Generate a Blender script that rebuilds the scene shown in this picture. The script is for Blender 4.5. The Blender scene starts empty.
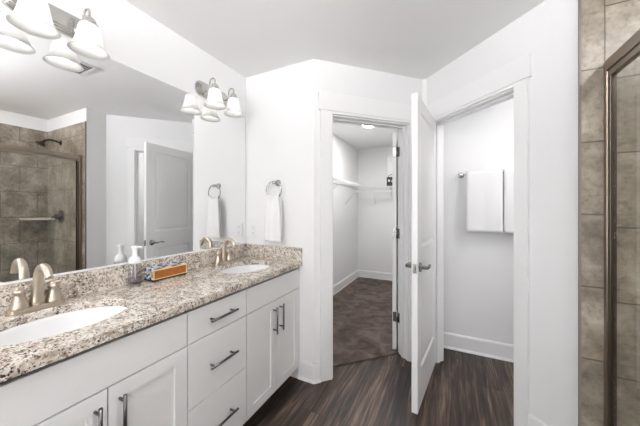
import bpy, bmesh, math, random
from mathutils import Vector, Matrix
random.seed(7)
SC = bpy.context.scene
COL = SC.collection
R = math.radians

# ------------------------------------------------------------------ camera, world, added window light, exposure
cam_d = bpy.data.cameras.new('camera')
cam = bpy.data.objects.new('camera', cam_d); COL.objects.link(cam)
cam.location = (1.584, 0.0, 1.31)
cam.rotation_euler = (R(90), 0, R(26.13))
cam_d.sensor_width = 36.0
cam_d.lens = 265.0 / 640.0 * 36.0
cam_d.shift_y = -4.5 / 640.0
cam_d.clip_start = 0.02
SC.camera = cam

world = bpy.data.worlds.new('sky'); SC.world = world
world.use_nodes = True
bgn = world.node_tree.nodes['Background']
bgn.inputs[0].default_value = (0.98, 0.99, 1.0, 1); bgn.inputs[1].default_value = 0.6

day_d = bpy.data.lights.new('added_daylight', 'AREA'); day_d.shape = 'RECTANGLE'  # area light added to fill the room through the made-up window
day_d.size = 1.5; day_d.size_y = 1.35; day_d.energy = 24; day_d.color = (0.97, 0.965, 1.0)
day = bpy.data.objects.new('added_daylight', day_d); COL.objects.link(day)
day.location = (1.1, -1.78, 1.55); day.rotation_euler = (R(90), 0, R(0))

# added lamp aimed up through the made-up window to lift the ceiling
up_d = bpy.data.lights.new('added_uplight', 'AREA'); up_d.shape = 'RECTANGLE'
up_d.size = 1.5; up_d.size_y = 0.7; up_d.energy = 34; up_d.color = (0.97, 0.965, 1.0)
up = bpy.data.objects.new('added_uplight', up_d); COL.objects.link(up)
up.location = (1.1, -2.05, 0.85); up.rotation_euler = (R(138), 0, 0)

SC.view_settings.view_transform = 'Standard'
SC.view_settings.look = 'None'
SC.view_settings.gamma = 1.0
SC.view_settings.use_curve_mapping = False
SC.view_settings.exposure = 0.12

BULB_E = 5.5        # vanity bulbs
CLOSET_E = 200.0      # closet ceiling disc
WC_E = 38.0           # water closet dome
ROOM_FILL_E = 620.0         # unseen bowl lamp added to lift the ceiling
SHOWER_E = 300.0       # shower downlight

# ------------------------------------------------------------------ materials
def lin(c):
    return tuple(((v/255)/12.92 if v/255 <= 0.04045 else (((v/255)+0.055)/1.055)**2.4) for v in c)

class NT:
    def __init__(s, name):
        s.m = bpy.data.materials.new(name); s.m.use_nodes = True
        s.t = s.m.node_tree; s.b = s.t.nodes['Principled BSDF']; s.out = s.t.nodes['Material Output']
    def n(s, typ, **kw):
        nd = s.t.nodes.new(typ)
        for k, v in kw.items(): setattr(nd, k, v)
        return nd
    def l(s, a, b): s.t.links.new(a, b)
    def mathn(s, op, a, b=None, c=None):
        nd = s.n('ShaderNodeMath', operation=op)
        for i, v in enumerate((a, b, c)):
            if v is None: continue
            if isinstance(v, (int, float)): nd.inputs[i].default_value = v
            else: s.l(v, nd.inputs[i])
        return nd.outputs[0]
    def ramp(s, fac, stops, interp='LINEAR'):
        nd = s.n('ShaderNodeValToRGB'); cr = nd.color_ramp; cr.interpolation = interp
        while len(cr.elements) < len(stops): cr.elements.new(0.5)
        for e, (p, c) in zip(cr.elements, stops):
            e.position = p; e.color = (c[0], c[1], c[2], 1)
        s.l(fac, nd.inputs[0]); return nd.outputs[0]
    def mix(s, fac, a, b, mode='MIX'):
        nd = s.n('ShaderNodeMix', data_type='RGBA', blend_type=mode)
        for sock, v in ((nd.inputs[0], fac), (nd.inputs[6], a), (nd.inputs[7], b)):
            if isinstance(v, (int, float)): sock.default_value = v
            elif isinstance(v, tuple): sock.default_value = (v[0], v[1], v[2], 1)
            else: s.l(v, sock)
        return nd.outputs[2]
    def noise(s, vec, scale, detail=4, rough=0.5):
        nd = s.n('ShaderNodeTexNoise'); nd.inputs['Scale'].default_value = scale
        nd.inputs['Detail'].default_value = detail; nd.inputs['Roughness'].default_value = rough
        if vec is not None: s.l(vec, nd.inputs['Vector'])
        return nd
    def bump(s, h, strength, dist=0.002):
        nd = s.n('ShaderNodeBump'); nd.inputs['Strength'].default_value = strength
        nd.inputs['Distance'].default_value = dist
        s.l(h, nd.inputs['Height']); s.l(nd.outputs[0], s.b.inputs['Normal'])
    def coord(s, scale=None):
        tc = s.n('ShaderNodeTexCoord')
        if scale is None: return tc.outputs['Object']
        mp = s.n('ShaderNodeMapping'); mp.inputs['Scale'].default_value = scale
        s.l(tc.outputs['Object'], mp.inputs[0]); return mp.outputs[0]

def simple(name, col, rough=0.5, metal=0.0, bump=0.0, bscale=200, spec=0.5, var=0.0):
    k = NT(name)
    k.b.inputs['Base Color'].default_value = (*col, 1)
    k.b.inputs['Roughness'].default_value = rough
    k.b.inputs['Metallic'].default_value = metal
    k.b.inputs['Specular IOR Level'].default_value = spec
    v = k.coord(); ns = k.noise(v, bscale, 3)
    if var:
        k.l(k.ramp(ns.outputs['Fac'], [(0.3, tuple(c*(1-var) for c in col)), (0.7, tuple(min(1, c*(1+var)) for c in col))]), k.b.inputs['Base Color'])
    if bump: k.bump(ns.outputs['Fac'], bump)
    return k.m

M = {}
M['wall'] = simple('painted_drywall', (0.87, 0.87, 0.866), 0.75, bscale=60, spec=0.3, var=0.004)
M['ceiling'] = simple('ceiling_paint', (0.92, 0.92, 0.915), 0.9, bump=0.08, bscale=250, spec=0.2)
M['trim'] = simple('semigloss_trim', (0.895, 0.895, 0.892), 0.35, bscale=60, var=0.004)
M['cabinet'] = simple('cabinet_paint', (0.83, 0.828, 0.82), 0.38, bscale=60, var=0.004)
M['gap'] = simple('carcass_gap_shade', (0.10, 0.098, 0.095), 0.7, var=0.05)  # carcass coloured dark to paint shade into the gaps between fronts
M['porcelain'] = simple('porcelain', (0.86, 0.865, 0.86), 0.08, bump=0.005, bscale=20)
M['nickel'] = simple('brushed_nickel', (0.56, 0.545, 0.525), 0.24, 1.0, bump=0.04, bscale=500)
M['champagne'] = simple('warm_nickel', (0.56, 0.485, 0.40), 0.3, 1.0, bump=0.03, bscale=400)
M['lever'] = simple('satin_steel', (0.30, 0.295, 0.29), 0.25, 1.0, bump=0.02, bscale=400)
M['chrome'] = simple('satin_chrome', (0.42, 0.42, 0.425), 0.2, 1.0, bump=0.02, bscale=400)
M['pull'] = simple('gunmetal', (0.13, 0.127, 0.124), 0.33, 1.0, bump=0.03, bscale=400)
M['bronze'] = simple('bronze_frame', (0.30, 0.25, 0.198), 0.32, 1.0, bump=0.04, bscale=300)
M['stile_shaded'] = simple('bronze_stile_shaded', (0.15, 0.122, 0.098), 0.35, 1.0, bump=0.04, bscale=300)  # darker copy of the frame bronze, shade painted into the inner stile
M['darkbronze'] = simple('oiled_bronze', (0.055, 0.042, 0.036), 0.35, 0.8, bump=0.03, bscale=300)
M['rubber'] = simple('dark_gasket', (0.015, 0.014, 0.013), 0.6, var=0.1)
M['plastic'] = simple('white_plastic', (0.85, 0.85, 0.85), 0.3, bump=0.01)
M['wire'] = simple('coated_wire', (0.84, 0.84, 0.84), 0.35, bump=0.01)
M['black'] = simple('black_plastic', (0.018, 0.018, 0.02), 0.4, bump=0.02)
M['slot'] = simple('slot_shadow', (0.05, 0.05, 0.05), 0.6, var=0.1)
M['card'] = simple('white_card', (0.80, 0.80, 0.79), 0.6, bump=0.03)
M['amber'] = simple('amber_wood', lin((160, 92, 34)), 0.45, bscale=30, var=0.2)
M['paleedge'] = simple('pale_wood_edge', lin((226, 196, 140)), 0.5, bscale=40, var=0.1)

def mirror_mat():
    k = NT('silvered_glass')
    k.b.inputs['Base Color'].default_value = (0.88, 0.885, 0.885, 1)
    k.b.inputs['Metallic'].default_value = 1.0; k.b.inputs['Roughness'].default_value = 0.0
    return k.m
M['mirror'] = mirror_mat()

def clear_mat(name, tint, gl=0.9):
    k = NT(name)
    lw = k.n('ShaderNodeLayerWeight'); lw.inputs[0].default_value = 0.5
    fr = k.mathn('MULTIPLY_ADD', k.mathn('POWER', lw.outputs['Facing'], 5.0), 0.90, 0.035)
    tr = k.n('ShaderNodeBsdfTransparent'); tr.inputs[0].default_value = (*tint, 1)
    g = k.n('ShaderNodeBsdfGlossy'); g.inputs['Roughness'].default_value = 0.01
    g.inputs['Color'].default_value = (gl, gl, gl, 1)
    mx = k.n('ShaderNodeMixShader')
    k.l(fr, mx.inputs[0]); k.l(tr.outputs[0], mx.inputs[1]); k.l(g.outputs[0], mx.inputs[2])
    k.l(mx.outputs[0], k.out.inputs[0]); return k.m
M['glass'] = clear_mat('clear_glass', (0.955, 0.96, 0.95))
M['bottle'] = clear_mat('clear_bottle', (0.965, 0.96, 0.97))
M['soap'] = clear_mat('clear_soap', (0.90, 0.87, 0.92), 0.4)

def shade_mat():
    k = NT('alabaster_glass')
    d = k.n('ShaderNodeBsdfDiffuse'); d.inputs[0].default_value = (0.86, 0.86, 0.85, 1)
    t = k.n('ShaderNodeBsdfTranslucent'); t.inputs[0].default_value = (0.90, 0.89, 0.87, 1)
    v = k.coord(); ns = k.noise(v, 35, 3)
    f = k.mathn('MULTIPLY_ADD', ns.outputs['Fac'], 0.2, 0.22)
    mx = k.n('ShaderNodeMixShader'); k.l(f, mx.inputs[0]); k.l(d.outputs[0], mx.inputs[1]); k.l(t.outputs[0], mx.inputs[2])
    g = k.n('ShaderNodeBsdfGlossy'); g.inputs['Roughness'].default_value = 0.15
    mx2 = k.n('ShaderNodeMixShader'); mx2.inputs[0].default_value = 0.04
    k.l(mx.outputs[0], mx2.inputs[1]); k.l(g.outputs[0], mx2.inputs[2])
    tp = k.n('ShaderNodeBsdfTransparent'); tp.inputs[0].default_value = (0.96, 0.96, 0.95, 1)
    mx3 = k.n('ShaderNodeMixShader'); mx3.inputs[0].default_value = 0.20
    k.l(mx2.outputs[0], mx3.inputs[1]); k.l(tp.outputs[0], mx3.inputs[2])
    k.l(mx3.outputs[0], k.out.inputs[0]); return k.m
M['shade'] = shade_mat()

def emit_mat(name, col, e):
    k = NT(name)
    k.b.inputs['Base Color'].default_value = (0.8, 0.8, 0.8, 1)
    k.b.inputs['Emission Color'].default_value = (*col, 1)
    k.b.inputs['Emission Strength'].default_value = e
    return k.m
M['bulb'] = emit_mat('frosted_bulb', (1.0, 0.975, 0.95), BULB_E)
M['disc'] = emit_mat('lit_diffuser', (1.0, 0.985, 0.985), CLOSET_E)
M['dome'] = emit_mat('lit_dome', (0.99, 0.975, 1.0), WC_E)
M['roomfill'] = emit_mat('added_room_fill', (0.985, 0.965, 1.0), ROOM_FILL_E)
M['showerdisc'] = emit_mat('lit_shower_diffuser', (1.0, 0.97, 0.93), SHOWER_E)

def granite():
    k = NT('speckled_granite'); v = k.coord()
    base = k.ramp(k.noise(v, 22, 5, 0.6).outputs['Fac'],
                  [(0.32, lin((150, 138, 124))), (0.46, lin((198, 187, 174))), (0.60, lin((224, 217, 208))), (0.75, lin((184, 168, 150)))])
    def vor(scale, seed):
        nd = k.n('ShaderNodeTexVoronoi'); nd.inputs['Scale'].default_value = scale
        nd.inputs['Randomness'].default_value = 1.0
        wob = k.noise(v, scale*0.9, 2)
        ad = k.n('ShaderNodeVectorMath', operation='MULTIPLY_ADD')
        k.l(wob.outputs['Color'], ad.inputs[0]); ad.inputs[1].default_value = (0.012, 0.012, 0.012); k.l(v, ad.inputs[2])
        of = k.n('ShaderNodeVectorMath', operation='ADD'); k.l(ad.outputs[0], of.inputs[0]); of.inputs[1].default_value = (seed, seed*1.7, seed*0.3)
        k.l(of.outputs[0], nd.inputs['Vector'])
        sp = k.n('ShaderNodeSeparateColor'); k.l(nd.outputs['Color'], sp.inputs[0])
        return sp.outputs
    a = vor(175, 1.3); b = vor(240, 4.1); c = vor(125, 8.7)
    clus = k.noise(v, 9, 3, 0.6).outputs['Fac']
    def mask(x, th): return k.mathn('GREATER_THAN', x, th)
    th = k.mathn('MULTIPLY_ADD', clus, -0.60, 1.27)
    col = k.mix(mask(c[0], 0.86), base, lin((150, 138, 126)))
    col = k.mix(mask(c[1], 0.84), col, lin((228, 222, 212)))
    col = k.mix(mask(b[0], 0.90), col, lin((124, 108, 96)))
    col = k.mix(k.mathn('GREATER_THAN', a[0], th), col, lin((60, 54, 51)))
    col = k.mix(k.mathn('GREATER_THAN', b[1], th), col, lin((84, 75, 69)))
    k.l(col, k.b.inputs['Base Color']); k.b.inputs['Roughness'].default_value = 0.16
    return k.m
M['granite'] = granite()

def tile(name, axis, off, tw=0.305, stagger=0.5):
    """stone wall tile; axis 0 runs along x, 1 along y; rows go up z"""
    k = NT(name); v = k.coord()
    sp = k.n('ShaderNodeSeparateXYZ'); k.l(v, sp.inputs[0])
    cb = k.n('ShaderNodeCombineXYZ')
    k.l(k.mathn('ADD', sp.outputs[axis], off[0]), cb.inputs[0]); k.l(k.mathn('ADD', sp.outputs[2], off[1]), cb.inputs[1])
    br = k.n('ShaderNodeTexBrick'); br.offset = stagger; br.squash = 1.0
    k.l(cb.outputs[0], br.inputs['Vector'])
    br.inputs['Scale'].default_value = 1.0; br.inputs['Brick Width'].default_value = tw
    br.inputs['Row Height'].default_value = 0.305; br.inputs['Mortar Size'].default_value = 0.0032
    br.inputs['Mortar Smooth'].default_value = 0.1
    br.inputs['Color1'].default_value = (0.86, 0.86, 0.86, 1); br.inputs['Color2'].default_value = (1.08, 1.08, 1.08, 1)
    n1 = k.noise(v, 7, 7, 0.62); n2 = k.noise(v, 34, 5, 0.65)
    s1 = k.ramp(n1.outputs['Fac'], [(0.28, lin((104, 96, 84))), (0.48, lin((143, 134, 120))), (0.68, lin((182, 174, 160)))])
    s2 = k.ramp(n2.outputs['Fac'], [(0.34, (0.68, 0.65, 0.62)), (0.52, (1.0, 1.0, 1.0))])
    col = k.mix(1.0, s1, s2, 'MULTIPLY'); col = k.mix(1.0, col, br.outputs['Color'], 'MULTIPLY')
    col = k.mix(br.outputs['Fac'], col, lin((88, 79, 70)))
    k.l(col, k.b.inputs['Base Color']); k.b.inputs['Roughness'].default_value = 0.35
    k.bump(k.mathn('SUBTRACT', 1.0, br.outputs['Fac']), 0.5, 0.003)
    return k.m

def wood_floor():
    k = NT('dark_wood_planks'); v = k.coord()
    sp = k.n('ShaderNodeSeparateXYZ'); k.l(v, sp.inputs[0])
    cb = k.n('ShaderNodeCombineXYZ'); k.l(k.mathn('ADD', sp.outputs[1], 3.37), cb.inputs[0]); k.l(k.mathn('ADD', sp.outputs[0], 0.045), cb.inputs[1])
    br = k.n('ShaderNodeTexBrick'); br.offset = 0.37
    k.l(cb.outputs[0], br.inputs['Vector'])
    br.inputs['Scale'].default_value = 1.0; br.inputs['Brick Width'].default_value = 1.22
    br.inputs['Row Height'].default_value = 0.152; br.inputs['Mortar Size'].default_value = 0.0011
    br.inputs['Color1'].default_value = (0, 0, 0, 1); br.inputs['Color2'].default_value = (1, 1, 1, 1)
    rnd = k.n('ShaderNodeSeparateColor'); k.l(br.outputs['Color'], rnd.inputs[0])
    # long grain, shifted per plank
    sh = k.n('ShaderNodeCombineXYZ')
    k.l(sp.outputs[0], sh.inputs[0]); k.l(k.mathn('MULTIPLY_ADD', rnd.outputs[0], 17.0, sp.outputs[1]), sh.inputs[1]); k.l(rnd.outputs[0], sh.inputs[2])
    def grain(sx, sy, det, dist):
        mp = k.n('ShaderNodeMapping'); mp.inputs['Scale'].default_value = (sx, sy, 1.0); k.l(sh.outputs[0], mp.inputs[0])
        nd = k.noise(mp.outputs[0], 1.0, det, 0.62); nd.inputs['Distortion'].default_value = dist; return nd.outputs['Fac']
    g1 = grain(24, 1.3, 6, 1.8); g2 = grain(110, 3.5, 4, 0.4); g3 = grain(8, 0.7, 4, 2.2)
    f = k.mathn('ADD', k.mathn('MULTIPLY', g1, 0.5), k.mathn('ADD', k.mathn('MULTIPLY', g2, 0.22), k.mathn('MULTIPLY', g3, 0.28)))
    f = k.mathn('ADD', f, k.mathn('MULTIPLY_ADD', rnd.outputs[0], 0.09, -0.05))
    col = k.ramp(f, [(0.40, lin((21, 16, 12))), (0.47, lin((46, 35, 29))), (0.54, lin((78, 62, 52))), (0.635, lin((130, 110, 95)))])
    col = k.mix(br.outputs['Fac'], col, lin((24, 19, 17)))
    k.l(col, k.b.inputs['Base Color']); k.b.inputs['Roughness'].default_value = 0.42
    k.bump(f, 0.15, 0.002)
    return k.m
M['floor'] = wood_floor()

def carpet():
    k = NT('taupe_carpet'); v = k.coord()
    n1 = k.noise(v, 5.5, 5, 0.6); n1.inputs['Distortion'].default_value = 0.8
    n2 = k.noise(v, 220, 2)
    c = k.ramp(n1.outputs['Fac'], [(0.32, lin((86, 75, 69))), (0.5, lin((110, 98, 91))), (0.68, lin((134, 121, 113)))])
    c = k.mix(1.0, c, k.ramp(n2.outputs['Fac'], [(0.3, (0.72, 0.72, 0.72)), (0.7, (1.1, 1.1, 1.1))]), 'MULTIPLY')
    k.l(c, k.b.inputs['Base Color']); k.b.inputs['Roughness'].default_value = 1.0
    k.b.inputs['Specular IOR Level'].default_value = 0.1
    k.bump(n2.outputs['Fac'], 0.8, 0.004); return k.m
M['carpet'] = carpet()

def terry():
    k = NT('white_terry'); v = k.coord()
    n = k.noise(v, 420, 2); n2 = k.noise(v, 40, 3)
    k.b.inputs['Base Color'].default_value = (0.92, 0.92, 0.917, 1); k.b.inputs['Roughness'].default_value = 1.0
    k.b.inputs['Specular IOR Level'].default_value = 0.1
    k.b.inputs['Sheen Weight'].default_value = 0.25
    h = k.mathn('ADD', n.outputs['Fac'], k.mathn('MULTIPLY', n2.outputs['Fac'], 0.7))
    k.bump(h, 0.7, 0.003); return k.m
M['terry'] = terry()

def carton(name, cols):
    k = NT(name); v = k.coord()
    sp = k.n('ShaderNodeSeparateXYZ'); k.l(v, sp.inputs[0])
    n = k.noise(v, 45, 1)
    w = k.mathn('FRACT', k.mathn('MULTIPLY', k.mathn('ADD', sp.outputs[2], k.mathn('MULTIPLY', sp.outputs[1], 0.55)), 19.0))
    st = k.ramp(k.mathn('FRACT', k.mathn('ADD', w, k.mathn('MULTIPLY', n.outputs['Fac'], 0.5))),
                [(i/len(cols), c) for i, c in enumerate(cols)], 'CONSTANT')
    k.l(st, k.b.inputs['Base Color']); k.b.inputs['Roughness'].default_value = 0.35
    return k.m

# ------------------------------------------------------------------ mesh helpers
class MB:
    def __init__(s, mx=None): s.bm = bmesh.new(); s.mx = mx or Matrix.Identity(4)
    def v(s, p, mx=None): return s.bm.verts.new((mx or s.mx) @ Vector(p))
    def face(s, pts, mx=None):
        return s.bm.faces.new([s.v(p, mx) for p in pts])
    def box(s, x0, x1, y0, y1, z0, z1, bev=0.0, mx=None, seg=2):
        P = [(x0,y0,z0),(x1,y0,z0),(x1,y1,z0),(x0,y1,z0),(x0,y0,z1),(x1,y0,z1),(x1,y1,z1),(x0,y1,z1)]
        vs = [s.v(p, mx) for p in P]
        fs = [s.bm.faces.new([vs[i] for i in f]) for f in ((3,2,1,0),(4,5,6,7),(0,1,5,4),(1,2,6,5),(2,3,7,6),(3,0,4,7))]
        if bev:
            es = list({e for f in fs for e in f.edges})
            bmesh.ops.bevel(s.bm, geom=es, offset=bev, segments=seg, profile=0.5, affect='EDGES')
        return s
    def prism(s, poly, z0, z1, mx=None):
        """footprint polygon pulled up from z0 to z1"""
        lo = [s.v((x, y, z0), mx) for x, y in poly]; hi = [s.v((x, y, z1), mx) for x, y in poly]
        n = len(poly)
        s.bm.faces.new(lo[::-1]); s.bm.faces.new(hi)
        for i in range(n):
            j = (i+1) % n; s.bm.faces.new([lo[i], lo[j], hi[j], hi[i]])
        return s
    def tube(s, pts, r, n=12, cap=True, mx=None, smooth=True):
        pts = [Vector(p) for p in pts]; rs = r if isinstance(r, (list, tuple)) else [r]*len(pts)
        rings = []; up = None
        for i, p in enumerate(pts):
            t = (pts[min(i+1, len(pts)-1)] - pts[max(i-1, 0)]).normalized()
            if up is None:
                up = Vector((0, 0, 1)) if abs(t.z) < 0.9 else Vector((1, 0, 0))
            a = (up - t*up.dot(t)).normalized(); up = a; b = t.cross(a)
            rings.append([s.v(p + (a*math.cos(2*math.pi*k/n) + b*math.sin(2*math.pi*k/n))*rs[i], mx) for k in range(n)])
        for A, B in zip(rings, rings[1:]):
            for k in range(n):
                f = s.bm.faces.new([A[k], A[(k+1) % n], B[(k+1) % n], B[k]]); f.smooth = smooth
        if cap:
            s.bm.faces.new(rings[0][::-1]); s.bm.faces.new(rings[-1])
        return s
    def lathe(s, prof, n=32, o=(0,0,0), axis='z', mx=None, sx=1.0, sy=1.0, closed=False):
        """profile of (radius, height) turned about an axis through o"""
        o = Vector(o); rings = []
        def P(a, b, h):
            if axis == 'z': return o + Vector((a, b, h))
            if axis == 'x': return o + Vector((h, a, b))
            return o + Vector((b, h, a))
        for r, h in prof:
            if r < 1e-6: rings.append([s.v(P(0, 0, h), mx)])
            else: rings.append([s.v(P(r*sx*math.cos(2*math.pi*k/n), r*sy*math.sin(2*math.pi*k/n), h), mx) for k in range(n)])
        pairs = list(zip(rings, rings[1:]))
        if closed: pairs.append((rings[-1], rings[0]))
        for A, B in pairs:
            for k in range(n):
                a0, a1 = A[k % len(A)], A[(k+1) % len(A)]; b0, b1 = B[k % len(B)], B[(k+1) % len(B)]
                vs = [a0, a1, b1, b0]; u = []
                for q in vs:
                    if q not in u: u.append(q)
                if len(u) >= 3:
                    f = s.bm.faces.new(u); f.smooth = True
        return s
    def panel(s, w, h, t, us, vs, depth, slope, mx=None, both=True, raised=0.0):
        """a slab (x width, y thickness from 0 to t, z height) with recessed panels; us = (u0,u1), vs = list of (v0,v1)"""
        u0, u1 = us
        for side in ((0, 1) if both else (0,)):
            y = 0 if side == 0 else t; d = depth if side == 0 else -depth
            q = lambda pts: s.face(pts if side == 0 else pts[::-1], mx)
            q([(0,y,0),(u0,y,0),(u0,y,h),(0,y,h)]); q([(u1,y,0),(w,y,0),(w,y,h),(u1,y,h)])
            last = 0
            for v0, v1 in vs:
                q([(u0,y,last),(u1,y,last),(u1,y,v0),(u0,y,v0)]); last = v1
                L = [(u0,v0),(u1,v0),(u1,v1),(u0,v1)]; e = slope
                I = [(u0+e,v0+e),(u1-e,v0+e),(u1-e,v1-e),(u0+e,v1-e)]
                def ring(A, ya, B, yb):
                    for i in range(4):
                        j = (i+1) % 4
                        q([(A[i][0],ya,A[i][1]),(A[j][0],ya,A[j][1]),(B[j][0],yb,B[j][1]),(B[i][0],yb,B[i][1])])
                ring(L, y, I, y+d)
                if raised:
                    g = 0.012; k = 0.022
                    J = [(u0+e+g,v0+e+g),(u1-e-g,v0+e+g),(u1-e-g,v1-e-g),(u0+e+g,v1-e-g)]
                    K = [(u0+e+g+k,v0+e+g+k),(u1-e-g-k,v0+e+g+k),(u1-e-g-k,v1-e-g-k),(u0+e+g+k,v1-e-g-k)]
                    ring(I, y+d, J, y+d); ring(J, y+d, K, y+d-(raised if side == 0 else -raised))
                    q([(a, y+d-(raised if side == 0 else -raised), b) for a, b in K])
                else:
                    q([(a, y+d, b) for a, b in I])
            q([(u0,y,last),(u1,y,last),(u1,y,h),(u0,y,h)])
        if not both: s.face([(0,t,0),(0,t,h),(w,t,h),(w,t,0)], mx)
        for pts in ([(0,0,0),(0,t,0),(w,t,0),(w,0,0)], [(0,0,h),(w,0,h),(w,t,h),(0,t,h)], [(0,0,0),(0,0,h),(0,t,h),(0,t,0)], [(w,0,0),(w,t,0),(w,t,h),(w,0,h)]):
            s.face(pts, mx)
        return s
    def build(s, name, mat, parent=None, weld=True, normals=True):
        if weld: bmesh.ops.remove_doubles(s.bm, verts=s.bm.verts, dist=1e-6)
        if normals: bmesh.ops.recalc_face_normals(s.bm, faces=s.bm.faces)
        me = bpy.data.meshes.new(name); s.bm.to_mesh(me); s.bm.free()
        me.materials.append(M[mat] if isinstance(mat, str) else mat)
        o = bpy.data.objects.new(name, me); COL.objects.link(o)
        if parent: o.parent = parent
        return o

def tag(o, label=None, cat=None, group=None, kind=None):
    if label: o['label'] = label
    if cat: o['category'] = cat
    if group: o['group'] = group
    if kind: o['kind'] = kind
    return o
def empty(name, loc=(0,0,0), rz=0.0, label=None, cat=None, group=None, kind=None):
    o = bpy.data.objects.new(name, None); COL.objects.link(o); o.empty_display_size = 0.05
    o.location = loc; o.rotation_euler = (0, 0, rz)
    return tag(o, label, cat, group, kind)
def struct(mb, name, mat, label, cat):
    return tag(mb.build(name, mat), label, cat, kind='structure')
def copy_tree(o, parent=None):
    c = o.copy(); COL.objects.link(c)
    if parent: c.parent = parent
    for ch in list(o.children): copy_tree(ch, c)
    return c
def arc(c, r, a0, a1, n, plane='xz'):
    out = []
    for i in range(n+1):
        a = R(a0 + (a1-a0)*i/n); u, w = r*math.cos(a), r*math.sin(a)
        out.append((c[0]+u, c[1], c[2]+w) if plane == 'xz' else (c[0], c[1]+u, c[2]+w) if plane == 'yz' else (c[0]+u, c[1]+w, c[2]))
    return out

# ------------------------------------------------------------------ plan of the rooms
CH = 2.44                       # ceiling height
S2 = math.sqrt(0.5)
P1 = Vector((0.662, 1.776, 0)); B = Vector((S2, S2, 0)); NB = Vector((-S2, S2, 0))
SB = 1.0197
P2 = P1 + SB*B;              Cc = Vector((S2, -S2, 0)); NC = Vector((S2, S2, 0))
def frame(o, a, n):
    return Matrix(((a.x, n.x, 0, o.x), (a.y, n.y, 0, o.y), (0, 0, 1, o.z), (0, 0, 0, 1)))
FB = frame(P1, B, NB); FC = frame(P2, Cc, NC)
def Q(s, n): p = P1 + s*B + n*NB; return (p.x, p.y)
def QC(s, n): p = P2 + s*Cc + n*NC; return (p.x, p.y)
TB, TC = 0.14, 0.12             # wall thicknesses
B0, B1 = 0.138, 0.861           # closet opening along the slanted wall
C0, C1 = 0.078, 0.790           # water-closet opening
HD = 2.043                      # head of the openings
XS, YS = 2.081, 1.503           # white corner beside the shower
XW = 2.158                      # shower door plane
CE = (2.150 - P2.x)/S2             # end of slanted wall

# structure
struct(MB().box(-0.12, 3.16, -1.72, 5.0, -0.1, 0.0), 'floor', 'floor', 'dark wood plank floor running towards the closet', 'floor')
mb = MB().prism([(0.0, 1.877), Q(0.0, TB+.001), Q(B0+.02, TB+.001), Q(B0+.02, 0.128), Q(B1-.02, 0.128), Q(B1-.02, TB+.001), (1.18, 2.495), (1.18, 4.867), (0.0, 4.867)], 0.0, 0.012)
struct(mb, 'floor_closet', 'carpet', 'mottled taupe carpet in the walk-in closet', 'carpet')
struct(MB().box(-0.12, 3.16, -1.72, 5.0, CH, CH+0.1), 'ceiling', 'ceiling', 'flat white ceiling over all rooms', 'ceiling')
struct(MB().box(-0.12, 0.0, -1.72, 5.0, 0, CH), 'wall_left', 'wall', 'long white wall behind the vanity mirror and closet shelf', 'wall')
struct(MB().prism([(0, 1.776), (P1.x, P1.y), Q(0, TB), (0, 1.875)], 0, CH), 'wall_end', 'wall', 'white wall at the vanity end with the towel ring', 'wall')
mb = MB().box(0, B0, 0, TB, 0, CH, mx=FB).box(B1, SB, 0, TB, 0, CH, mx=FB).box(B0, B1, 0, TB, HD, CH, mx=FB)
struct(mb, 'wall_closet', 'wall', 'slanted white wall around the closet doorway', 'wall')
mb = MB().box(0, C0, 0, TC, 0, CH, mx=FC).box(C1, CE, 0, TC, 0, CH, mx=FC).box(C0, C1, 0, TC, HD, CH, mx=FC)
mb.prism([(XS, YS+.008), (3.16, YS+.008), (3.16, 1.63), (2.27, 1.63), QC(CE, TC), QC(CE, 0)], 0, CH)
struct(mb, 'wall_right', 'wall', 'slanted white wall around the doorway with the towel bar behind it', 'wall')
struct(MB().box(-0.12, 1.47, 4.867, 5.0, 0, CH), 'wall_closet_back', 'wall', 'white back wall of the closet', 'wall')
struct(MB().box(1.18, 1.47, 2.478, 4.867, 0, CH), 'wall_partition', 'wall', 'white partition between closet and toilet room', 'wall')
struct(MB().box(1.47, 3.16, 2.77, 2.9, 0, CH), 'wall_toilet_room', 'wall', 'white wall carrying the towel bar', 'wall')
struct(MB().box(3.04, 3.16, 1.63, 2.77, 0, CH), 'wall_toilet_side', 'wall', 'white side wall of the toilet room', 'wall')
struct(MB().box(3.04, 3.16, -0.12, YS+.008, 0, CH), 'wall_shower', 'wall', 'white wall above the shower tile', 'wall')
struct(MB().box(XW, 3.04, -0.12, -0.008, 0, CH).box(XW, XW+0.12, -1.6, -0.12, 0, CH), 'wall_near', 'wall', 'white wall at the near end of the shower', 'wall')
mb = MB().box(0, XW+.12, -1.72, -1.6, 0, 0.87).box(0, XW+.12, -1.72, -1.6, 2.23, CH).box(0, 0.35, -1.72, -1.6, .87, 2.23).box(1.85, XW+.12, -1.72, -1.6, .87, 2.23)
struct(mb, 'wall_back', 'wall', 'white wall with the made-up window behind the camera', 'wall')
# tiled faces of the shower
TT = 2.285
XF = 2.159
struct(MB().box(XS, XF-.0017, YS, YS+.008, 0, TT), 'wall_tile_edge', tile('stone_tile_edge', 0, (0.2, -0.065), 2.0, 0.0), 'narrow strip of brown stone tile beside the shower door', 'tile')
struct(MB().box(XF+.0017, 3.04, YS, YS+.008, 0, TT), 'wall_tile_end', tile('stone_tile_end', 0, (0.02, -0.012)), 'brown stone tile on the shower end wall with the valve', 'tile')
struct(MB().box(3.03, 3.04, 0, YS, 0, TT), 'wall_tile_side', tile('stone_tile_side', 1, (-0.04, 0.015)), 'brown stone tile on the long shower wall', 'tile')
struct(MB().box(XW, 3.03, -0.008, 0, 0, TT), 'wall_tile_near', tile('stone_tile_near', 0, (0.02, 0.015)), 'brown stone tile on the near shower wall', 'tile')
struct(MB().box(XF-.0017, XF+.0017, YS+.0012, YS+.008, 0, TT), 'trim_4', simple('grout', lin((92, 82, 72)), 0.8, var=.1), 'brown grout joint beside the shower door', 'grout joint')
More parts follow.
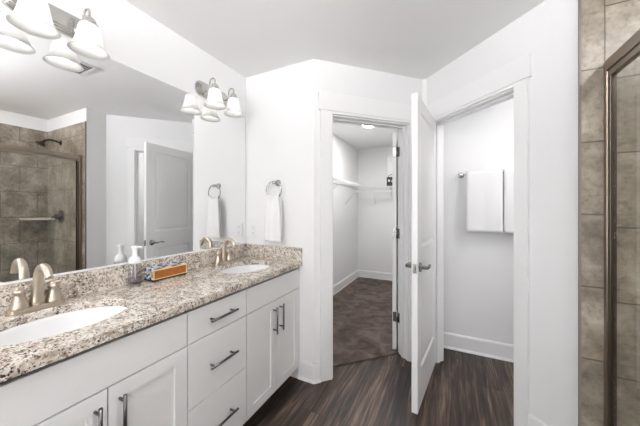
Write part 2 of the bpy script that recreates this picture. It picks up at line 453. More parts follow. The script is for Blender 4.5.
struct(MB().box(XS-.003, XS+.004, YS-.004, YS+.008, 0, TT), 'trim_3', simple('tile_edge_strip', lin((120, 110, 100)), 0.4, bump=.02), 'thin grey edge strip where tile meets white wall', 'trim')

# made-up window behind the camera, opening for the added light
w = empty('added_window_1', (1.1, -1.66, 0.87), 0, 'made-up white framed window behind the camera, there to let light in', 'window', kind='structure')
f = MB(); hw = 0.75
for a in ((-hw, -hw+.06, 0, 1.36), (hw-.06, hw, 0, 1.36), (-hw+.06, hw-.06, 0, .06), (-hw+.06, hw-.06, 1.30, 1.36), (-hw+.06, hw-.06, .66, .70)):
    f.box(a[0], a[1], -.04, .04, a[2], a[3])
f.build('window_frame', 'trim', w); MB().box(-hw+.06, hw-.06, -.004, .004, .06, 1.30).build('pane', 'glass', w)

# door casings with jamb linings (flat header a little wider than the legs)
def casing(F, a0, a1, T, name, label, back=True, k=0.090):
    m = MB(F); th = 0.018
    sides = [(-th, 0)] + ([(T, T+th)] if back else [])
    for y0, y1 in sides:
        m.box(a0-k, a0+.006, y0, y1, 0, HD+.014, 0.002); m.box(a1-.006, a1+k, y0, y1, 0, HD+.014, 0.002)
        h0, h1 = (y0-.006, y1) if y0 < 0 else (y0, y1+.006)
        m.box(a0-k-.016, a1+k+.016, h0, h1, HD+.014, HD+.148, 0.002); m.box(a0+.006, a1-.006, y0, y1, HD-.006, HD+.014)
    m.box(a0, a0+.016, 0, T, 0, HD); m.box(a1-.016, a1, 0, T, 0, HD); m.box(a0+.016, a1-.016, 0, T, HD-.016, HD)
    # door stops
    m.box(a0+.016, a0+.027, T*.35, T*.35+.03, 0, HD-.016); m.box(a1-.027, a1-.016, T*.35, T*.35+.03, 0, HD-.016)
    m.box(a0+.027, a1-.027, T*.35, T*.35+.03, HD-.027, HD-.016)
    return struct(m, name, 'trim', label, 'door casing')
casing(FB, B0, B1, TB, 'trim_1', 'white flat casing round the closet doorway')
casing(FC, C0, C1, TC, 'trim_2', 'white flat casing round the doorway to the towel bar room', back=False, k=.072)

# baseboards
def base(segs, name, label):
    m = MB()
    for a, b, n in segs:
        a = Vector((*a, 0)); b = Vector((*b, 0)); d = (b-a); L = d.length; d.normalize(); n = Vector((*n, 0))
        F = frame(a, d, n); h = 0.142
        prof = [(0.0005, 0), (0.024, 0), (0.022, 0.012), (0.015, 0.020), (0.015, h-.014), (0.009, h), (0.0005, h)]
        lo = [m.v((0, y, z), F) for y, z in prof]; hi = [m.v((L, y, z), F) for y, z in prof]
        m.bm.faces.new(lo); m.bm.faces.new(hi[::-1])
        for i in range(len(prof)):
            j = (i+1) % len(prof); m.bm.faces.new([lo[i], hi[i], hi[j], lo[j]])
    return struct(m, name, 'trim', label, 'baseboard')
nB = (S2, -S2); nC = (-S2, -S2)
base([((0.535, 1.776), (P1.x+.010, 1.776), (0, -1)), (Q(-.010, 0), Q(B0-.091, 0), nB)], 'baseboard_end', 'white baseboard wrapping the corner beside the vanity')
base([(QC(C1+.073, 0), QC(CE-.004, 0), nC), (QC(CE-.002, 0), (XS+.002, YS+.009), (-.957, .291))], 'baseboard_right', 'white baseboard between doorway and shower tile')
base([((0, 1.9), (0, 4.852), (1, 0)), ((0, 4.867), (1.18, 4.867), (0, -1)), ((1.18, 4.852), (1.18, 3.3), (-1, 0))], 'baseboard_closet', 'white baseboard round the carpeted closet')
base([((1.485, 2.77), (3.04, 2.77), (0, -1))], 'baseboard_toilet_room', 'white baseboard below the towel bar')

# doors
def lever(parent, u, y, side, z):
    """side -1 = face at y, lever stands off towards -y; +1 towards +y; lever points to the hinge (-x)"""
    r = MB().lathe([(0, 0), (.031, 0), (.031, .006), (.026, .010), (.012, .012), (.011, .05), (0, .05)], 24, (0, 0, 0), 'y',
                   mx=Matrix.Translation((u, y, z)) @ Matrix.Scale(side, 4, (0, 1, 0)))
    yy = y + side*.046
    r.tube([(u, yy, z), (u-.03, yy+side*.004, z+.001), (u-.07, yy+side*.002, z+.004), (u-.105, yy-side*.004, z-.002), (u-.118, yy-side*.006, z-.006)], [.010, .0095, .0085, .0075, .006], 10)
    return r.build('handle', 'lever', parent)
def door(name, loc, rz, hinge_zs, label, swing):
    d = empty(name, loc, rz, label, 'door', kind='structure')
    Wd, Hd, T = 0.690, 1.992, 0.036
    MB().panel(Wd, Hd, T, (.105, Wd-.105), [(.235, .84), (1.02, 1.905)], .009, .012, raised=.006).build('door_slab', 'trim', d)
    lever(d, Wd-.062, 0, -1, .90); lever(d, Wd-.062, T, 1, .90)
    MB().box(Wd-.0005, Wd+.0015, .006, T-.006, .87, .93, .0006).box(Wd+.001, Wd+.010, .012, T-.012, .888, .912, .001).build('latch', 'nickel', d)
    for z in hinge_zs:
        h = MB(); yk = -.004 if swing < 0 else T+.004
        h.tube([(-.004, yk, z-.045), (-.004, yk, z+.045)], .007, 10); h.box(-.0035, 0.0, .002, T-.004, z-.044, z+.044)
        h.build('hinge', 'lever', d)
    return d
# open door of the towel-bar room: hinged at the left jamb, swung into the bathroom
hp = QC(.094, -.006); tip = (1.366, 1.722)
rz = math.atan2(tip[1]-hp[1], tip[0]-hp[0])
# local +x runs hinge -> latch (towards the camera), local +y is to its left = towards +x world
o = door('door_2', (hp[0], hp[1], .036), rz, (.20, 1.04, 1.83), 'white two-panel door standing open into the bathroom, steel lever on both faces', -1)
# closet door: hinged at the right jamb, swung back into the closet and seen edge on
hx, hy = Q(B1-.023, TB+.014)
m = MB(FB)
for z in (.322, 1.082, 1.822): m.box(B1-.0185, B1-.0158, TB-.026, TB+.004, z-.044, z+.044)
tag(m.build('trim_5', 'lever'), 'steel hinge leaves on the closet door jamb', 'hinge leaf', kind='structure')
o = door('door_1', (hx, hy, .022), math.atan2(.997, -.085), (.30, 1.06, 1.80), 'white closet door swung back inside, seen along its hinged edge', -1)

# ------------------------------------------------------------------ vanity
XC = 0.520                      # carcass face
def pull(parent, c, vertical, L=0.175):
    m = MB(); d = Vector((0, 0, 1)) if vertical else Vector((0, 1, 0)); c = Vector(c)
    m.tube([c+Vector((.034, 0, 0))-d*L/2, c+Vector((.034, 0, 0))+d*L/2], .0058, 12)
    for k in (-1, 1): m.tube([c + d*k*L*.37, c + d*k*L*.37 + Vector((.034, 0, 0))], .0048, 10)
    return m.build('handle', 'pull', parent)
def slab(name, y0, y1, z0, z1, parent):
    return MB().box(XC+.001, XC+.020, y0, y1, z0, z1, .0015).build(name, 'cabinet', parent)
def shaker(y0, y1, z0, z1, parent):
    w_, h_ = y1-y0, z1-z0
    mx = Matrix(((0, -1, 0, XC+.020), (1, 0, 0, y0), (0, 0, 1, z0), (0, 0, 0, 1)))
    return MB(mx).panel(w_, h_, .019, (.057, w_-.057), [(.057, h_-.057)], .007, .0012, both=False).build('door', 'cabinet', parent)
def cab_body(y0, y1, parent, filler=0):
    MB().box(.004, XC, y0, y0+.016, .10, .866).box(.004, XC, y1-.016, y1, .10, .866).box(.004, XC, y0+.016, y1-.016, .10, .116).box(.004, .010, y0+.016, y1-.016, .116, .866).box(XC-.018, XC, y0+.016, y1-.016, .116, .866).build('body', 'gap', parent)
    MB().box(.004, XC-.07, y0, y1, 0, .10).build('toe_kick', 'cabinet', parent)
G = 0.0022
def sink_cabinet(y0, y1, label):
    c = empty('sink_cabinet', (0, 0, 0), 0, label, 'cabinet', 'bathroom sink cabinets'); cab_body(y0, y1, c)
    slab('false_front', y0+G, y1-G, .703, .848, c); ym = (y0+y1)/2
    for a, b, k in ((y0+G, ym-G, -1), (ym+G, y1-G, 1)):
        d = shaker(a, b, .093, .698, c); pull(d, (XC+.020, ym+k*.036, .578), True)
    return c
sink_cabinet(.186, .796, 'white sink cabinet below the basin nearest the camera')
sink_cabinet(1.176, 1.756, 'white two-door sink cabinet at the far end against the wall')
MB_f = MB().box(.004, XC+.018, 1.7565, 1.7755, .0, .866)
tag(MB_f.build('filler_strip', 'cabinet'), 'narrow white filler strip between far sink cabinet and wall', 'filler strip')
c = empty('drawer_cabinet', (0, 0, 0), 0, 'white three-drawer cabinet between the two sink cabinets', 'cabinet'); cab_body(.797, 1.175, c)
for z0, z1 in ((.093, .402), (.407, .698), (.703, .848)):
    d = slab('drawer', .797+G, 1.175-G, z0, z1, c); pull(d, (XC+.020, .986, (z0+z1)/2), False)

# countertop with two oval cut-outs
CX, CY0, CY1, ZC0, ZC1 = 0.562, 0.17, 1.7755, 0.868, 0.900
SINKS = [(.277, .464), (.277, 1.458)]; EA, EB = .219, .166
def counter():
    m = MB(); x0, x1 = .001, CX
    def rect(a, b):
        m.face([(x0, a, ZC1), (x1, a, ZC1), (x1, b, ZC1), (x0, b, ZC1)]); m.face([(x0, a, ZC0), (x0, b, ZC0), (x1, b, ZC0), (x1, a, ZC0)])
        m.face([(x1, a, ZC0), (x1, b, ZC0), (x1, b, ZC1), (x1, a, ZC1)]); m.face([(x0, a, ZC0), (x0, a, ZC1), (x0, b, ZC1), (x0, b, ZC0)])
    last = CY0
    for sx, sy in SINKS:
        a, b = sy-.26, sy+.26
        rect(last, a); last = b
        angs = sorted({2*math.pi*i/72 for i in range(72)} | {math.atan2(yy-sy, xx-sx) % (2*math.pi) for xx in (x0, x1) for yy in (a, b)})
        ins, outs = [], []
        for t in angs:
            dx, dy = math.cos(t), math.sin(t)
            k = min(((x1-sx)/dx if dx > 1e-9 else (x0-sx)/dx if dx < -1e-9 else 9), ((b-sy)/dy if dy > 1e-9 else (a-sy)/dy if dy < -1e-9 else 9))
            outs.append((sx+dx*k, sy+dy*k)); r = 1/math.sqrt((dx/EB)**2 + (dy/EA)**2); ins.append((sx+dx*r, sy+dy*r))
        n = len(angs)
        for i in range(n):
            j = (i+1) % n; A, Bq, Cq, D = ins[i], ins[j], outs[j], outs[i]
            m.face([(*A, ZC1-.003), (*Bq, ZC1-.003), (*Bq, ZC0), (*A, ZC0)])
            e = lambda p: (p[0]+(p[0]-sx)*.02, p[1]+(p[1]-sy)*.015)
            m.face([(*A, ZC1-.003), (*e(A), ZC1), (*e(Bq), ZC1), (*Bq, ZC1-.003)])
            m.face([(*e(A), ZC1), (*D, ZC1), (*Cq, ZC1), (*e(Bq), ZC1)])
            m.face([(*A, ZC0), (*Bq, ZC0), (*Cq, ZC0), (*D, ZC0)])
            for q in (x0, x1):
                if abs(D[0]-q) < 1e-6 and abs(Cq[0]-q) < 1e-6: m.face([(*D, ZC0), (*Cq, ZC0), (*Cq, ZC1), (*D, ZC1)])
    rect(last, CY1)
    m.face([(x0, CY0, ZC0), (x1, CY0, ZC0), (x1, CY0, ZC1), (x0, CY0, ZC1)]); m.face([(x0, CY1, ZC0), (x0, CY1, ZC1), (x1, CY1, ZC1), (x1, CY1, ZC0)])
    return m
tag(counter().build('countertop', 'granite'), 'long speckled beige granite countertop over the white vanity cabinets', 'countertop')
tag(MB().box(.001, .021, CY0, CY1, ZC1, 1.008, .0015).build('backsplash', 'granite'), 'long speckled granite backsplash under the mirror', 'backsplash')
tag(MB().box(.0212, CX, CY1-.020, CY1, ZC1, 1.008, .0015).build('side_splash', 'granite'), 'short speckled granite splash below the hanging hand towel', 'backsplash')

def sink(loc, label):
    s_ = empty('sink', loc, 0, label, 'sink', 'oval undermount sinks'); m = MB(); n = 64
    prof = [(1.06, 0), (.985, -.001), (.965, -.012), (.93, -.05), (.84, -.095), (.64, -.128), (.35, -.143), (.13, -.149)]
    outer = [(.13, -.158), (.36, -.153), (.67, -.139), (.88, -.103), (.97, -.055), (1.06, -.012)]
    rings = [[m.v((f_*EB*math.cos(2*math.pi*k/n), f_*EA*math.sin(2*math.pi*k/n), z)) for k in range(n)] for f_, z in prof+outer]
    for A, Bq in zip(rings, rings[1:]+rings[:1]):
        for k in range(n):
            f_ = m.bm.faces.new([A[k], A[(k+1) % n], Bq[(k+1) % n], Bq[k]]); f_.smooth = True
    m.build('basin', 'porcelain', s_)
    MB().lathe([(0, -.158), (.021, -.158), (.022, -.146), (.017, -.144), (.013, -.148), (0, -.147)], 24).build('drain', 'champagne', s_)
    return s_
s1 = sink((SINKS[0][0], SINKS[0][1], ZC0-.0005), 'white oval basin nearest the camera, set into the granite')
s2 = copy_tree(s1); s2.location = (SINKS[1][0], SINKS[1][1], ZC0-.0005); tag(s2, 'white oval basin at the far end near the towel ring')

def faucet(loc, label):
    f_ = empty('faucet', loc, 0, label, 'faucet', 'warm nickel centreset faucets')
    m = MB()       # base plate: rounded bar
    pl = [(.030*math.cos(R(a)), .062+.026*math.sin(R(a))) for a in range(0, 181, 15)] + [(.030*math.cos(R(a)), -.062+.026*math.sin(R(a))) for a in range(180, 361, 15)]
    m.prism(pl, 0, .008); m.prism([(x*.88, y*.96) for x, y in pl], .008, .020); m.build('base_plate', 'champagne', f_)
    # spout: flared foot, tall gooseneck forwards
    pts = [(0, 0, .018), (0, 0, .035), (.001, 0, .06), (.004, 0, .10), (.010, 0, .132)] + arc((.060, 0, .128), .050, 170, 5, 12)
    rr = [.025, .0215, .019, .0168, .0155] + [.0150-.0002*i for i in range(10)] + [.0128, .0128, .0130]
    m = MB().tube(pts, rr, 20); e = Vector(pts[-1])
    m.tube([e, e+Vector((.002, 0, -.010))], [.0130, .0132], 20); m.build('spout', 'champagne', f_)
    for k in (-1, 1):
        h = MB().lathe([(0, .018), (.0285, .018), (.0275, .024), (.0215, .042), (.0165, .064), (.0148, .076), (.0175, .079), (.0175, .086), (.013, .091), (.010, .098), (0, .100)], 24, (0, k*.051, 0))
        hh = h.build('handle', 'champagne', f_)
        MB().tube([(0, k*.051, .092), (.009, k*.056, .096), (.020, k*.061, .100), (.028, k*.065, .102)], [.006, .0062, .0066, .005], 10).build('lever', 'champagne', hh)
    return f_
f1 = faucet((.068, SINKS[0][1], ZC1), 'warm nickel faucet behind the basin nearest the camera')
f2 = copy_tree(f1); f2.location = (.068, SINKS[1][1], ZC1); tag(f2, 'warm nickel faucet behind the far basin')

# mirror
mr = empty('wall_mirror', (0, 0, 0), 0, 'wide frameless mirror above the granite backsplash', 'mirror')
MB().box(.001, .006, .17, 1.762, 1.012, 2.086).build('mirror_glass', 'mirror', mr)
MB().box(.001, .0085, .17, 1.762, 1.0085, 1.0115).box(.0065, .0085, .17, 1.762, 1.0115, 1.018).build('edge_channel', 'plastic', mr)  # channel coloured white to paint in the light glinting along it

# soap dispenser
sd = empty('soap_dispenser', (.072, .836, ZC1), R(20), 'clear foaming soap dispenser with white pump beside the striped cartons', 'soap dispenser')
MB().lathe([(0, .003), (.037, 0), (.041, .004), (.041, .016), (.034, .024), (.033, .10), (.031, .112), (.024, .120), (.0225, .120), (.029, .110), (.031, .10), (.032, .026), (.034, .014), (.0, .012)], 32, sy=1.0, sx=.86).build('bottle', 'bottle', sd)
MB().lathe([(0, .0125), (.0335, .0145), (.0318, .026), (.0315, .04), (0, .04)], 32, sx=.86).build('liquid_soap', 'soap', sd)
p_ = MB().lathe([(0, .118), (.027, .118), (.0285, .122), (.0285, .134), (.025, .146), (.017, .153), (.012, .157), (.0115, .184), (.014, .197), (.019, .205), (.0195, .209), (.016, .211), (0, .211)], 32)
p_.tube([(.010, 0, .203), (.035, 0, .205), (.042, 0, .201)], [.008, .0065, .0055], 10); p_.tube([(0, 0, .118), (.004, 0, .03)], .0035, 8)
p_.build('pump', 'plastic', sd)

# wooden tray with upright cartons
TX, TY0, TY1 = .0225, .912, 1.118
tr = empty('wooden_tray', (TX, TY0, ZC1), 0, 'amber wooden tray beside the soap dispenser holding striped cartons', 'tray')
L = TY1-TY0
MB().box(0, .087, 0, L, .004, .011).build('tray_base', 'black', tr)
m = MB().box(.080, .086, .004, L-.004, .016, .060); m.build('front_panel', 'amber', tr)
m = MB().box(.0795, .089, 0, L, .011, .0165, .001).box(.0795, .089, 0, L, .060, .066, .001).box(.0795, .089, 0, .005, .0165, .060).box(.0795, .089, L-.005, L, .0165, .060); m.build('panel_frame', 'paleedge', tr)
for x in (.008, .072):
    for y in (.008, L-.012): MB().box(x, x+.008, y, y+.008, 0, .004).build('foot', 'black', tr)
pal = [[lin((34, 46, 78)), lin((210, 216, 222)), lin((84, 122, 168)), lin((236, 236, 236))],
       [lin((224, 226, 228)), lin((52, 60, 78)), lin((196, 206, 216))], [lin((108, 146, 186)), lin((238, 238, 236)), lin((40, 40, 48)), lin((214, 186, 120))],
       [lin((30, 32, 40)), lin((208, 212, 216)), lin((148, 172, 200))], [lin((222, 222, 220)), lin((70, 88, 124)), lin((190, 150, 84))]]
where = ['touching the backsplash', 'second from the backsplash', 'in the middle of the row', 'second from the amber panel', 'against the amber panel']
for i in range(5):
    k = MB().box(TX+.001+i*.0156, TX+.0158+i*.0156, TY0+.002, TY1-.002-.003*(i % 2), ZC1+.0112, ZC1+.074-.002*((i*2) % 3), .0008)
    tag(k.build('carton', carton('printed_carton_%s' % 'abcde'[i], pal[i])), 'slim striped carton in the wooden tray, ' + where[i], 'carton', 'striped cartons in the wooden tray')

# ------------------------------------------------------------------ vanity lights
def vanity_light(loc, label):
    v = empty('vanity_light', loc, 0, label, 'wall light', 'two-lamp vanity lights above the mirror')
    def rr(hl, hh, c):
        return [(hl, -hh+c), (hl, hh-c), (hl-c*.35, hh-c*.35), (hl-c, hh), (-hl+c, hh), (-hl+c*.35, hh-c*.35), (-hl, hh-c), (-hl, -hh+c), (-hl+c*.35, -hh+c*.35), (-hl+c, -hh), (hl-c, -hh), (hl-c*.35, -hh+c*.35)]
    mx = Matrix(((0, 0, 1, 0), (1, 0, 0, 0), (0, 1, 0, 0), (0, 0, 0, 1)))
    m = MB(mx).prism(rr(.150, .052, .034), .0005, .010).prism(rr(.143, .044, .029), .010, .018).prism(rr(.136, .036, .024), .018, .026).prism(rr(.128, .026, .018), .026, .032)
    m.build('back_plate', 'nickel', v)
    for y in (-.0875, .0875):
        x0 = .127
        m = MB().tube([(.028, y, -.02), (.055, y, -.022), (.068, y, -.018), (.075, y, -.006), (.0765, y, .010), (.0765, y, .034)] + arc((.1018, y, .034), .0253, 180, 0, 14) + [(x0, y, .024), (x0, y, .008)], .0052, 12)
        m.lathe([(0, -.006), (.019, -.006), (.020, 0), (.016, .005), (0, .006)], 20, (.029, y, -.02), 'x')
        a = m.build('arm', 'nickel', v)
        MB().lathe([(0, .016), (.010, .016), (.018, .010), (.024, .000), (.026, -.012), (.033, -.017), (.033, -.023), (0, -.023)], 28, (x0, y, 0)).build('fitter', 'nickel', a)
        sh = MB().lathe([(.026, -.0225), (.033, -.024), (.0375, -.030), (.0405, -.042), (.0440, -.062), (.0485, -.084), (.0545, -.106), (.0625, -.124), (.0720, -.136), (.0740, -.139),
                         (.0720, -.1405), (.0605, -.127), (.052, -.109), (.046, -.086), (.041, -.062), (.037, -.043), (.034, -.033), (.030, -.028), (.026, -.027)], 40, (x0, y, 0), closed=True).build('lamp_shade', 'shade', v)
        MB().lathe([(0, -.030), (.012, -.030), (.013, -.050), (.019, -.064), (.026, -.080), (.0275, -.092), (.024, -.106), (.014, -.115), (0, -.118)], 24, (x0, y, 0)).build('bulb', 'bulb', sh)
    return v
v1 = vanity_light((0, .526, 2.156), 'nearest nickel two-lamp light with frosted bell shades, cut by the picture edge')
v2 = copy_tree(v1); v2.location = (0, 1.412, 2.156); tag(v2, 'farther nickel two-lamp light with frosted bell shades, near the towel ring wall')

# ------------------------------------------------------------------ end wall: towel ring, hand towel, outlet
YE = 1.776
tr_ = empty('towel_ring', (.335, YE, 1.516), 0, 'round nickel towel ring on the white end wall', 'towel ring')
MB().lathe([(0, 0), (.026, 0), (.026, -.006), (.021, -.012), (.012, -.016), (.010, -.045), (.014, -.050), (.014, -.062), (.009, -.066), (0, -.066)], 24, axis='y').build('mount', 'chrome', tr_)
rc = Vector((-.004, -.056, -.064)); rad = .072
MB().tube([(rc.x+rad*math.cos(R(a)), rc.y, rc.z+rad*math.sin(R(a))) for a in range(90, 451, 8)], .0048, 10, cap=False).build('ring', 'chrome', tr_)

def drape(x0, x1, yc, ztop, zf, zb, th, r, nx=24, wave=.004, pinch=0.0, band=None, seed=0, ring=0.0):
    """a folded towel hung over a horizontal bar along x: front drop (towards -y), over the bar, back drop"""
    rnd = random.Random(seed); m = MB()
    path = []
    nf = 22
    for i in range(nf): path.append((-r, zf + (ztop-r-zf)*i/(nf-1), 0))
    for i in range(1, 9): a = math.pi - math.pi*i/9; path.append((r*math.cos(a), ztop-r + r*math.sin(a), 1))
    for i in range(14): path.append((r, ztop-r - (ztop-r-zb)*i/13, 2))
    ph = [rnd.uniform(0, 6.28) for _ in range(4)]
    xm = (x0+x1)/2
    def P(i, j, off):
        u = j/nx; y, z, s_ = path[i]
        dep = (ztop-z)/(ztop-min(zf, zb))
        w_ = 1.0 - pinch*(1-min(1, dep*1.6))
        x = xm + (u-.5)*(x1-x0)*w_
        wv = wave*(.3+dep)*(math.sin(u*9+ph[0]) + .6*math.sin(u*17+ph[1]+dep*1.5)) + wave*.4*math.sin(dep*5+ph[2])
        o_ = off
        if band and s_ == 0 and band[0] < z < band[1]: o_ += (.0022 if off > 0 else 0)
        # normal in the path plane
        if s_ == 1:
            t_ = math.atan2(z-(ztop-r), y); ny, nz = math.cos(t_), math.sin(t_)
        else: ny, nz = (-1, 0) if s_ == 0 else (1, 0)
        edge = 1 - .55*max(0, abs(u-.5)*2-.9)/.1
        if ring:
            dx = min(abs(x-xm), ring*.98); z += (ring - math.sqrt(ring*ring-dx*dx))*max(0, 1-dep*2.2)
        return (x, yc + y + ny*o_*edge + (wv if s_ != 1 else wv*.5), z + nz*o_)
    n = len(path); F = [[m.v(P(i, j, th)) for j in range(nx+1)] for i in range(n)]; K = [[m.v(P(i, j, 0)) for j in range(nx+1)] for i in range(n)]
    for i in range(n-1):
        for j in range(nx):
            for f_ in (m.bm.faces.new([F[i][j], F[i][j+1], F[i+1][j+1], F[i+1][j]]), m.bm.faces.new([K[i][j], K[i+1][j], K[i+1][j+1], K[i][j+1]])): f_.smooth = True
        m.bm.faces.new([F[i][0], F[i+1][0], K[i+1][0], K[i][0]]).smooth = True; m.bm.faces.new([F[i][nx], K[i][nx], K[i+1][nx], F[i+1][nx]]).smooth = True
    for j in range(nx):
        m.bm.faces.new([F[0][j], K[0][j], K[0][j+1], F[0][j+1]]); m.bm.faces.new([F[-1][j], F[-1][j+1], K[-1][j+1], K[-1][j]])
    return m
hx0 = .331
hz = 1.516 - .064 - rad
m = drape(hx0-.078, hx0+.078, YE-.056, hz+.0130, 1.050, 1.085, .0105, .0070, wave=.0024, pinch=.26, band=(1.085, 1.105), seed=3, ring=rad)
tag(m.build('hand_towel', 'terry'), 'white hand towel hanging from the towel ring', 'towel')

ol = empty('wall_outlet', (.087, YE, 1.126), 0, 'white duplex outlet low beside the mirror edge', 'outlet')
MB().box(-.036, .036, -.006, 0, -.058, .058, .002).build('cover_plate', 'plastic', ol)
for z in (-.024, .024):
    rcp = MB().box(-.016, .016, -.0085, -.006, z-.014, z+.014, .001).build('receptacle', 'plastic', ol)
    MB().box(-.008, -.0055, -.0088, -.0084, z-.003, z+.007).box(.0055, .008, -.0088, -.0084, z-.003, z+.006).box(-.002, .002, -.0088, -.0084, z-.010, z-.006).build('slot', 'slot', rcp)

# ------------------------------------------------------------------ toilet room: towel bar and towels
YT = 2.77
tb = empty('towel_bar', (1.676, YT, 1.615), 0, 'nickel towel bar on the white wall beyond the open door', 'towel bar')
MB().tube([(0, -.060, 0), (.62, -.060, 0)], .008, 14).build('bar', 'nickel', tb)
for x in (0, .62):
    MB().lathe([(0, 0), (.027, 0), (.027, -.006), (.022, -.012), (.013, -.016), (.012, -.045), (.016, -.050), (.016, -.071), (.012, -.075), (0, -.075)], 24, (x, 0, 0), 'y').build('mount', 'nickel', tb)
m = drape(1.713, 1.985, YT-.060, 1.615+.0115, 1.105, 1.13, .017, .0115, wave=.0026, band=(1.23, 1.25), seed=5)
tag(m.build('bath_towel', 'terry'), 'white bath towel on the bar nearest its visible round end', 'towel', 'folded bath towels on the bar')
m = drape(1.992, 2.262, YT-.060, 1.615+.0115, 1.10, 1.13, .017, .0115, wave=.0026, band=(1.23, 1.25), seed=9)
tag(m.build('bath_towel', 'terry'), 'white bath towel on the bar partly hidden by the door casing', 'towel', 'folded bath towels on the bar')
wl = empty('toilet_room_light', (2.62, 1.92, CH), 0, 'white round dome light on the toilet room ceiling', 'ceiling light')
MB().lathe([(0, 0), (.15, 0), (.15, -.02), (0, -.02)], 32).build('pan', 'plastic', wl)
MB().lathe([(.14, -.0205), (.135, -.045), (.10, -.075), (.05, -.09), (0, -.094)], 32).build('dome', 'dome', wl)

# ------------------------------------------------------------------ closet
cl = empty('closet_light', (.612, 3.494, CH), 0, 'round lit disc light on the closet ceiling', 'ceiling light')
MB().lathe([(.088, -.013), (.099, -.011), (.102, -.002), (.102, 0), (.088, 0)], 36, closed=True).build('trim_ring', 'plastic', cl)
MB().lathe([(0, -.012), (.088, -.012), (.088, -.004), (0, -.004)], 36).build('diffuser', 'disc', cl)

def wire_shelf(name, loc, rz, L_, label, braces):
    """local x along the wall, local -y out into the room, top at z=0"""
    s_ = empty(name, loc, rz, label, 'shelf', 'white wire closet shelves'); D = .30
    m = MB(); n = int(L_/.026)
    for i in range(n+1):
        x = L_*i/n; m.tube([(x, -.004, 0), (x, -D, 0), (x, -D-.002, -.030)], .0019, 4, smooth=False)
    m.build('wire_deck', 'wire', s_)
    m = MB()
    for y, z in ((-.006, -.0045), (-.15, -.0045), (-D, -.004), (-D-.002, -.032)): m.tube([(0, y, z), (L_, y, z)], .0032, 6)
    m.tube([(0, -D-.001, -.018), (L_, -D-.001, -.018)], .003, 6)
    m.build('rails', 'wire', s_)
    for x in braces:
        MB().tube([(x, -D+.004, -.012), (x, -.003, -.300)], .0042, 8).box(x-.008, x+.008, -.004, 0, -.325, -.285).build('brace', 'wire', s_)
    return s_
ws1 = wire_shelf('wire_shelf', (.001, 1.99, 1.695), R(90), 2.56, 'white wire shelf along the left closet wall', (.35, 1.28, 2.2))
ws2 = wire_shelf('wire_shelf', (.004, 4.866, 1.695), 0.0, 1.17, 'white wire shelf along the back closet wall', (.35, .93))
tag(MB().tube([(.02, 4.56, 1.606), (1.178, 4.56, 1.606)], .006, 10).build('hanging_rod', 'wire'), 'thin white hanging rod below the back closet shelf', 'rod')

bx = empty('storage_box', (.735, 4.735, 1.6975), R(0), 'tall white box on the back closet shelf', 'box')
MB().box(-.13, .13, -.09, .09, 0, .50, .004).build('carton', 'card', bx); MB().box(-.135, .135, -.095, .095, .44, .515, .004).build('lid', 'card', bx)
bg = empty('black_case', (.665, 4.595, 1.6975), R(6), 'small black case in front of the tall white box', 'case')
MB().box(-.055, .075, -.035, .012, .03, .15, .012).box(-.055, .075, -.030, .010, 0, .04, .004).build('body', 'black', bg)
MB().tube([(-.03, -.012, .145), (-.02, -.012, .175), (.02, -.012, .19), (.05, -.012, .175), (.06, -.012, .145)], .005, 8).build('handle', 'black', bg)
MB().lathe([(0, 0), (.018, 0), (.018, -.006), (0, -.006)], 20, (-.015, -.035, .085), 'y').lathe([(0, 0), (.012, 0), (.012, -.006), (0, -.006)], 20, (.035, -.035, .075), 'y').build('clasp', 'card', bg)
bk = empty('dark_bottle', (.16, 2.93, 1.6975), 0, 'dark bottle with white cap on the left closet shelf beside the door casing', 'bottle')
MB().lathe([(0, 0), (.035, 0), (.038, .01), (.038, .11), (.03, .135), (.015, .15), (.015, .16), (0, .16)], 24).build('body', 'black', bk)
MB().lathe([(0, .155), (.018, .155), (.017, .21), (.012, .225), (0, .226)], 20).build('cap', 'plastic', bk)

# ------------------------------------------------------------------ shower
sp = tag(MB().box(2.11, 3.03, 0, YS, 0, .05).box(2.11, 2.215, 0, YS, .05, .10, .008).build('shower_pan', 'porcelain'), 'white shower base under the glass door', 'shower base')
sdr = empty('shower_door', (XW, 0, .10), 0, 'bronze framed glass shower door', 'shower door')
yT = YS-.001; zt = 1.812
m = MB().box(-.003, .024, yT-.022, yT, 0, zt, .003); m.build('wall_post', 'bronze', sdr)
MB().box(.001, .020, yT-.040, yT-.0225, .031, zt-.0705, .002).build('panel_stile', 'stile_shaded', sdr)
MB().box(-.003, .024, .001, .027, 0, zt, .003).build('wall_post', 'bronze', sdr)
m = MB().box(-.006, .027, .027, yT-.0225, zt-.045, zt, .004).box(.0, .021, .027, yT-.0225, zt-.070, zt-.045, .002); m.build('top_rail', 'bronze', sdr)
MB().box(-.006, .027, .027, yT-.0225, 0, .03, .003).build('bottom_track', 'bronze', sdr)
m = MB().box(.003, .016, yT-.050, yT-.0405, .03, zt-.0705).box(.003, .016, .0275, .05, .03, zt-.0705); m.build('gasket', 'darkbronze', sdr)
MB().box(.006, .012, .05, yT-.0505, .03, zt-.0705).build('glass_panel', 'glass', sdr)
shx = 2.67
sh = empty('shower_sprayer', (shx, YS, 2.105), 0, 'dark bronze shower head on the tiled end wall', 'shower head')
MB().lathe([(0, 0), (.030, 0), (.028, -.008), (.012, -.014), (0, -.014)], 24, axis='y').build('flange', 'darkbronze', sh)
MB().tube([(0, -.01, 0), (0, -.05, .012), (0, -.09, .018), (0, -.125, .008), (0, -.150, -.012)], .0095, 12).build('pipe_arm', 'darkbronze', sh)
mx = Matrix.Translation((0, -.150, -.012)) @ Matrix.Rotation(R(-35), 4, 'X')
MB(mx).lathe([(0, .012), (.014, .012), (.016, -.006), (.024, -.020), (.044, -.042), (.046, -.050), (.040, -.053), (0, -.053)], 28).build('spray_head', 'darkbronze', sh)
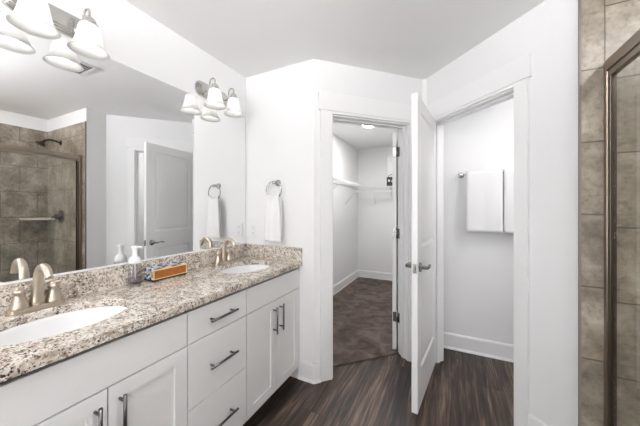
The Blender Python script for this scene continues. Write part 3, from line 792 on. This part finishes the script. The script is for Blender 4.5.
sv = empty('shower_valve', (shx-.01, YS, 1.215), 0, 'dark bronze round shower valve with lever on the tiled end wall', 'shower valve')
MB().lathe([(0, 0), (.083, 0), (.080, -.008), (.055, -.014), (.030, -.018), (.028, -.055), (.020, -.065), (0, -.066)], 36, axis='y').build('escutcheon', 'darkbronze', sv)
MB().tube([(0, -.055, 0), (-.02, -.075, 0), (-.05, -.095, -.004), (-.075, -.105, -.010)], [.013, .012, .010, .008], 12).build('lever', 'darkbronze', sv)
cs = MB().prism([(3.03, YS), (3.03, YS-.25)] + [(3.03-.25*math.sin(R(a)), YS-.25*math.cos(R(a))) for a in range(10, 90, 10)] + [(3.03-.25, YS)], 1.172, 1.195)
tag(cs.build('corner_shelf', simple('shelf_stone', lin((186, 176, 160)), .3, bscale=20, var=.1)), 'stone corner shelf in the tiled shower beside the valve', 'shelf')

# ------------------------------------------------------------------ ceiling register
cv = empty('ceiling_vent', (1.097, 1.06, CH), R(0), 'white slatted vent on the bathroom ceiling', 'vent')
m = MB().box(-.13, .13, -.07, -.05, -.008, 0).box(-.13, .13, .05, .07, -.008, 0).box(-.13, -.11, -.05, .05, -.008, 0).box(.11, .13, -.05, .05, -.008, 0); m.build('vent_frame', 'plastic', cv)
MB().box(-.109, .109, -.049, .049, -.002, 0).build('dark_opening', 'slot', cv)
m = MB()
for i in range(7):
    y = -.042+i*.014
    m.box(-.109, .109, -.0045, .0045, -.0005, .0005, mx=Matrix.Translation((0, y, -.005)) @ Matrix.Rotation(R(35), 4, 'X'))
m.build('louvers', 'plastic', cv)

# ------------------------------------------------------------------ added unseen bowl lamp of the bathroom, ceiling lamp of the shower
bl = empty('added_bowl_light', (1.50, -.25, CH), 0, 'added white upturned bowl light, unseen, brightening the bathroom ceiling', 'ceiling light')
MB().lathe([(0, 0), (.06, 0), (.06, -.02), (.009, -.03), (.009, -.39), (0, -.39)], 24).build('stem', 'nickel', bl)
MB().lathe([(0, -.40), (.06, -.395), (.12, -.37), (.165, -.33), (.185, -.295), (.181, -.293), (.16, -.325), (.118, -.363), (.06, -.386), (0, -.39)], 40).build('bowl', 'plastic', bl)
for k in range(3):
    c = (.085*math.cos(k*2.094), .085*math.sin(k*2.094), 0)
    MB().lathe([(0, -.345), (.02, -.34), (.034, -.322), (.038, -.30), (.032, -.275), (.018, -.258), (0, -.252)], 20, c).build('bulb', 'roomfill', bl)
dl = empty('shower_light', (2.62, .48, CH), 0, 'round lit disc light on the shower ceiling', 'ceiling light')
MB().lathe([(.070, -.012), (.092, -.010), (.095, -.002), (.095, 0), (.070, 0)], 36, closed=True).build('trim_ring', 'plastic', dl)
MB().lathe([(0, -.0135), (.070, -.0125), (.070, -.004), (0, -.004)], 36).build('diffuser', 'showerdisc', dl)
